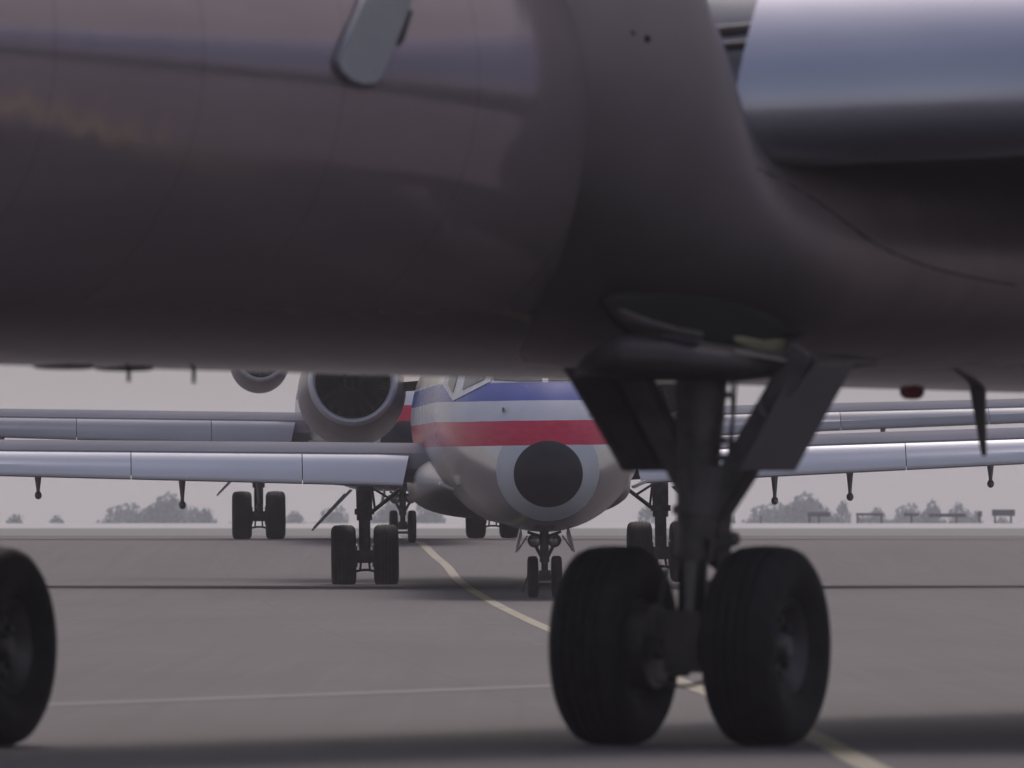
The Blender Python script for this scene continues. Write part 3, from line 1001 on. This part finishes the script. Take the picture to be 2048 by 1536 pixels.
# nose gear
mb = MB()
mb.tube((0, 0, .30), (0, 0, .72), .052, .052, 18)
mb.tube((0, 0, .55), (0, 0, .62), .075, .075, 18)
mb.tube((0, 0, .70), (0, .0, 1.25), .068, .075, 18)
mb.box((0, .02, .34), (.18, .16, .16))
mb.tube((-.20, 0, .33), (.20, 0, .33), .045, .045, 14)
mb.box((0, -.08, .20), (.24, .05, .05))
mb.tube((0, .05, .60), (0, .75, 1.12), .04, .04, 12)
for s in (-1, 1):
    mb.tube((s * .04, 0, .62), (s * .17, -.04, .86), .028, .028, 12)
    mb.tube((s * .05, -.04, .95), (s * .26, -.02, 1.02), .022, .022, 12)
mb.box((-.34, .02, .14), (.07, .10, .10), Matrix.Rotation(.4, 3, 'Y'))
mb.tube((-.34, .02, .16), (-.26, .02, .33), .02, .02, 10)
ng = mb.build("nose_gear", M["gear"], jet, 35)
for s in (-1, 1):
    mb = MB()
    tyre_mb(mb, (s * .185, 0, .322), (1, 0, 0), .325, .165, .15, 40, False)
    mb.build("tyre", M["tyre"], ng, 40)
    mb = MB()
    rim_mb(mb, (s * .185, 0, .322), (1, 0, 0), .15, .15, 28)
    mb.build("wheel_rim", M["rim"], ng, 35)
    mb = MB()
    mb.lathe((s * .155, -.10, .885), (0, 1, 0), [(0, .082), (-.012, .10), (.02, .108), (.14, .075), (.18, .02)], 28, True)
    lt = mb.build("landing_light", M["gear"], ng, 35)
    mb = MB()
    mb.lathe((s * .155, -.108, .885), (0, -1, 0), [(0, .084), (.012, .07), (.022, .04), (.026, .005)], 28, False)
    mb.build("light_lens", M["lens"], lt, 60)
    mb = MB()
    pl = [(s * .37, -.42, 1.10), (s * .41, -.42, .95), (s * .465, -.42, .70), (s * .425, -.42, .72), (s * .35, -.42, .98)]
    mb.prism(pl, (0, .85, 0))
    mb.path([(s * .27, -.35, .96), (s * .42, -.35, .74)], .013)
    mb.build("gear_door", M["nacelle"], ng, 30)

# main gear
for s in (-1, 1):
    mb = MB()
    A = Vector((s * 2.54, 22, .525))
    mb.tube(A, A + Vector((0, 0, .65)), .10, .10, 20)
    mb.tube(A + Vector((0, 0, .6)), A + Vector((0, 0, 1.5)), .135, .145, 20)
    mb.tube(A + Vector((-.38, 0, 0)), A + Vector((.38, 0, 0)), .09, .09, 16)
    mb.box(A + Vector((0, 0, -.02)), (.30, .26, .22))
    mb.box(A + Vector((0, -.13, .75)), (.34, .10, .10))
    for q in (-1, 1):
        mb.lathe(A + Vector((q * .13, 0, 0)), (q, 0, 0), [(0, .1), (0, .2), (.1, .2), (.1, .1)], 24)
        mb.tube(A + Vector((q * .07, -.05, -.1)), A + Vector((q * .085, -.05, -.26)), .02, .02, 10)
    mb.path([A + Vector((-.16, -.05, -.27)), A + Vector((-.06, -.05, -.25)), A + Vector((.06, -.05, -.25)), A + Vector((.16, -.05, -.27))], .022)
    leg = mb.build("main_gear", M["gear"], jet, 35)
    for q in (-1, 1):
        mb = MB()
        tyre_mb(mb, A + Vector((q * .365, 0, 0)), (1, 0, 0), .53, .425, .26, 48)
        mb.build("tyre", M["tyre"], leg, 40)
        mb = MB()
        rim_mb(mb, A + Vector((q * .365, 0, 0)), (1, 0, 0), .26, .38, 32)
        mb.build("wheel_rim", M["rim"], leg, 35)
    mb = MB()
    i = -s
    mb.tube(A + Vector((i * .10, -.02, .72)), A + Vector((i * .62, .0, 1.13)), .035, .035, 12)
    mb.tube(A + Vector((i * .18, -.02, .80)), A + Vector((i * .13, -.02, 1.2)), .022, .022, 10)
    mb.tube(A + Vector((i * .13, -.02, 1.16)), A + Vector((i * .42, -.02, .98)), .022, .022, 10)
    mb.build("side_brace", M["gear"], leg, 35)
    mb = MB()
    mb.prism([A + Vector((s * .20, -.5, 1.12)), A + Vector((s * .25, -.5, 1.14)), A + Vector((s * .92, -.5, .45)), A + Vector((s * .89, -.5, .43))], (0, 1.0, 0))
    d = mb.build("gear_door", M["gear_light"], leg, 30)
    mb = MB()
    mb.prism([A + Vector((s * .30, -.53, 1.035)), A + Vector((s * .345, -.53, 1.075)), A + Vector((s * .885, -.53, .50)), A + Vector((s * .87, -.53, .455))], (0, .028, 0))
    mb.build("door_edge", M["white_part"], d, 30)

ROLL = math.radians(-.7)
jet.rotation_euler = (math.radians(.29), ROLL, math.radians(1.27))

# ------------------------------------------------------------------ the third airliner in the queue
jet2 = copy_tree(jet)
jet2.location = (-2.19, 268, gz(268))
jet2.rotation_euler = (math.radians(.13), math.radians(-.3), math.radians(2.0))
jet2["label"] = "silver airliner third in the queue, mostly hidden behind the striped jet's left wing"
for ch in jet2.children:
    if ch.name.startswith(("engine_nacelle", "engine_pylon")):
        sgn = -1 if ch.bound_box[0][0] < 0 else 1
        k = .68                                  # its engines are slimmer
        ch.scale = (k, k, k)
        ch.location = (sgn * 2.7 * (1 - k) + .28, 27.8 * (1 - k), 3.55 * (1 - k) + .47)
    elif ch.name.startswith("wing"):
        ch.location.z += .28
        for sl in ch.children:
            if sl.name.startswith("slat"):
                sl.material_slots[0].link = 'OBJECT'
                sl.material_slots[0].material = M["slat_shaded"]

# ------------------------------------------------------------------ taxiway signs and lights beyond the crest
def sign(x0, x1, y0, y1, posts, D, label, name="taxiway_sign", cat="sign"):
    s = D / F
    a, b = P(x0, y0, D), P(x1, y1, D)
    base = Vector(((a.x + b.x) / 2, D, gz(D)))
    r = empty(name, base)
    tag(r, label, cat, "taxiway signs beyond the pavement")
    mb = MB()
    mb.box(Vector(((a.x + b.x) / 2, D, (a.z + b.z) / 2)) - base, (b.x - a.x, .2, a.z - b.z))
    mb.build("sign_panel", M["sign"], r, 30, .02)
    for px in posts:
        q = P(px, y1, D)
        m2 = MB()
        m2.tube(Vector((q.x, D, gz(D) - .05)) - base, Vector((q.x, D, b.z + .02)) - base, .07, .07, 8)
        m2.build("sign_post", M["sign"], r, 30)
    return r
sign(1615, 1661, 1024, 1033, (1619, 1638), 860, "small dark sign on two legs below the biggest tree on the right")
sign(1712, 1766, 1026, 1031, (1715, 1763), 865, "long thin dark sign on two legs right of the leftmost sign")
sign(1808, 1838, 1026, 1032, (1823,), 870, "short thin dark sign between two long signs, on one leg")
sign(1858, 1932, 1027, 1034, (1913,), 872, "widest dark sign, low under the tree clump near the right edge")
sign(1955, 1964, 1022, 1034, (1959,), 875, "narrow square dark sign beside the widest one")
sign(1984, 2030, 1019, 1032, (1990, 2022), 878, "dark sign at the right end of the row, partly out of frame")
for x, lab in ((1468, "thin dark marker post left of all the signs, by the near wheel strut"), (1522, "shorter thin marker post in front of the big rounded tree")):
    D = 850
    mb = MB()
    q = P(x, 1033, D)
    mb.lathe((q.x, D, gz(D) - .05), (0, 0, 1), [(0, .07), (.05, .05), (q.z - gz(D), .05), (q.z - gz(D) + .1, .06), (q.z - gz(D) + .12, .02)], 10)
    tag(mb.build("marker_post", M["sign"], None, 30), lab, "post")

# small dark rubber pieces on the pavement
for x, y, w, lab in ((990, 1249, .22, "longest dark scrap on the pavement below the yellow line"), (1034, 1267, .11, "small dark scrap below and right of the longest one"),
                     (1075, 1290, .12, "small dark scrap closest to the near tyre"), (690, 1486, .12, "dark scrap alone on the pavement in the foreground shade")):
    gx, gy = gpt(x, y)
    mb = MB()
    rng = random.Random(x)
    n = 12
    ring0 = [(gx + math.cos(2 * math.pi * k / n) * w * rng.uniform(.7, 1), gy + math.sin(2 * math.pi * k / n) * .9 * rng.uniform(.6, 1), gz(gy) + .002) for k in range(n)]
    ring1 = [(gx + (p[0] - gx) * .6, gy + (p[1] - gy) * .6, gz(gy) + .012) for p in ring0]
    mb.rings([ring0, ring1])
    tag(mb.build("rubber_scrap", M["rubber_patch"], None, 50), lab, "debris", "scraps of rubber on the pavement")

# ------------------------------------------------------------------ trees on the horizon
def leaf_mat():
    m, nt, b = new_mat("tree_leaves")
    f = noise(nt, tex_coord(nt), .5, 3)
    c = ramp(nt, f, [(0.3, (.008, .105, .105)), (0.7, (.025, .150, .145))])
    nt.links.new(c, b.inputs["Base Color"])
    b.inputs["Roughness"].default_value = 0.7
    return m
M["leaf"] = leaf_mat()
def crown_mesh(seed, spread):
    rng = random.Random(seed)
    mb = MB()
    lobes = []
    for k in range(9):
        a = rng.uniform(0, 6.28)
        r = rng.uniform(.1, .62) * spread
        lobes.append((Vector((math.cos(a) * r, math.sin(a) * r, rng.uniform(-.55, .62))), rng.uniform(.30, .50)))
    for c, R in lobes:
        for k in range(360):
            d = Vector((rng.gauss(0, 1), rng.gauss(0, 1), rng.gauss(0, 1))).normalized() * R * rng.uniform(.6, 1.0)
            p = c + d
            n = (d.normalized() + Vector((rng.gauss(0, .5), rng.gauss(0, .5), rng.gauss(0, .5)))).normalized()
            t = n.orthogonal().normalized()
            u = n.cross(t)
            s = rng.uniform(.022, .055)
            mb.add([p - t * s - u * s, p + t * s - u * s * .6, p + t * s * .8 + u * s, p - t * s * .7 + u * s], [(0, 1, 2, 3)])
    return mb
CROWNS = []
def tree(x, ytop, width, D, label, k):
    ztop = P(x, ytop, D).z
    base = Vector((P(x, 1000, D).x, D, gz(D)))
    ht = ztop - base.z
    r = empty("tree", base)
    tag(r, label, "tree", "hazy trees along the horizon")
    hw = width * 1.4 * D / F / 2
    ch = ht * .46
    if len(CROWNS) < 5:
        o = crown_mesh(len(CROWNS) + 11, 1.0).build("crown", M["leaf"], r, 0)
        CROWNS.append(o)
    else:
        o = bpy.data.objects.new("crown", CROWNS[k % 5].data)
        COL.objects.link(o)
        o.parent = r
    o.location = (0, 0, ht - ch)
    o.scale = (hw * 1.05, hw * 1.05, ch)
    mb = MB()
    mb.lathe((0, 0, 0), (0, 0, 1), [(-.2, .35), (.6, .25), (ht * .35, .18), (ht * .6, .08)], 8)
    mb.build("trunk", M["bark"], r, 40)
TREES = [(55, 1020, 80, "faint tree leftmost on the horizon, cut by the picture's edge"),
         (122, 1008, 75, "small round tree second from the left on the horizon"),
         (245, 994, 110, "left part of the big dark tree clump under the left wing"),
         (310, 985, 130, "tallest tree of the clump under the striped jet's left wing"),
         (380, 1004, 90, "low tree right of the tall one under the left wing"),
         (435, 1008, 80, "low tree just left of the third jet's dark wheels"),
         (600, 998, 90, "tree right of the third jet's left pair of wheels"),
         (665, 1000, 80, "tree behind the gear door of the striped jet's left wheels"),
         (770, 992, 90, "tree behind the striped jet's left main strut"),
         (850, 980, 80, "pale tree beside the third jet's nose wheel"),
         (1325, 1000, 90, "tree behind the striped jet's right main strut"),
         (1465, 1008, 90, "low tree right beside the near wheel strut"),
         (1535, 993, 110, "left half of the rounded tree clump on the right"),
         (1585, 984, 120, "tallest tree on the right, rounded crown"),
         (1645, 1004, 70, "low tree between the rounded clump and the spike"),
         (1703, 992, 56, "narrow pointed tree on the right"),
         (1765, 990, 80, "tree with a pointed top right of the narrow one"),
         (1812, 994, 70, "broad tree above the short thin sign"),
         (1852, 999, 60, "low tree left of the clump near the right edge"),
         (1912, 995, 70, "dense tree above the widest sign"),
         (1968, 1013, 50, "small low tree by the narrow square sign"),
         (2015, 1012, 80, "low tree rightmost on the horizon")]
for k, (x, yt, w, lab) in enumerate(TREES):
    tree(x, yt, w, 1850 + 50 * ((k * 7) % 5), lab, k)

# ------------------------------------------------------------------ haze
def haze():
    mb = MB()
    mb.box((0, 1650, 8), (3000, 3900, 38.4))
    m = bpy.data.materials.new("haze_air")
    m.use_nodes = True
    nt = m.node_tree
    nt.nodes.clear()
    o = nt.nodes.new("ShaderNodeOutputMaterial")
    v = nt.nodes.new("ShaderNodeVolumePrincipled")
    v.inputs["Color"].default_value = (.92, .89, .95, 1)
    v.inputs["Density"].default_value = .00024
    v.inputs["Anisotropy"].default_value = 0.2
    nt.links.new(v.outputs[0], o.inputs["Volume"])
    ob = mb.build("haze", m, None, 0)
    tag(ob, kind="stuff")
haze()
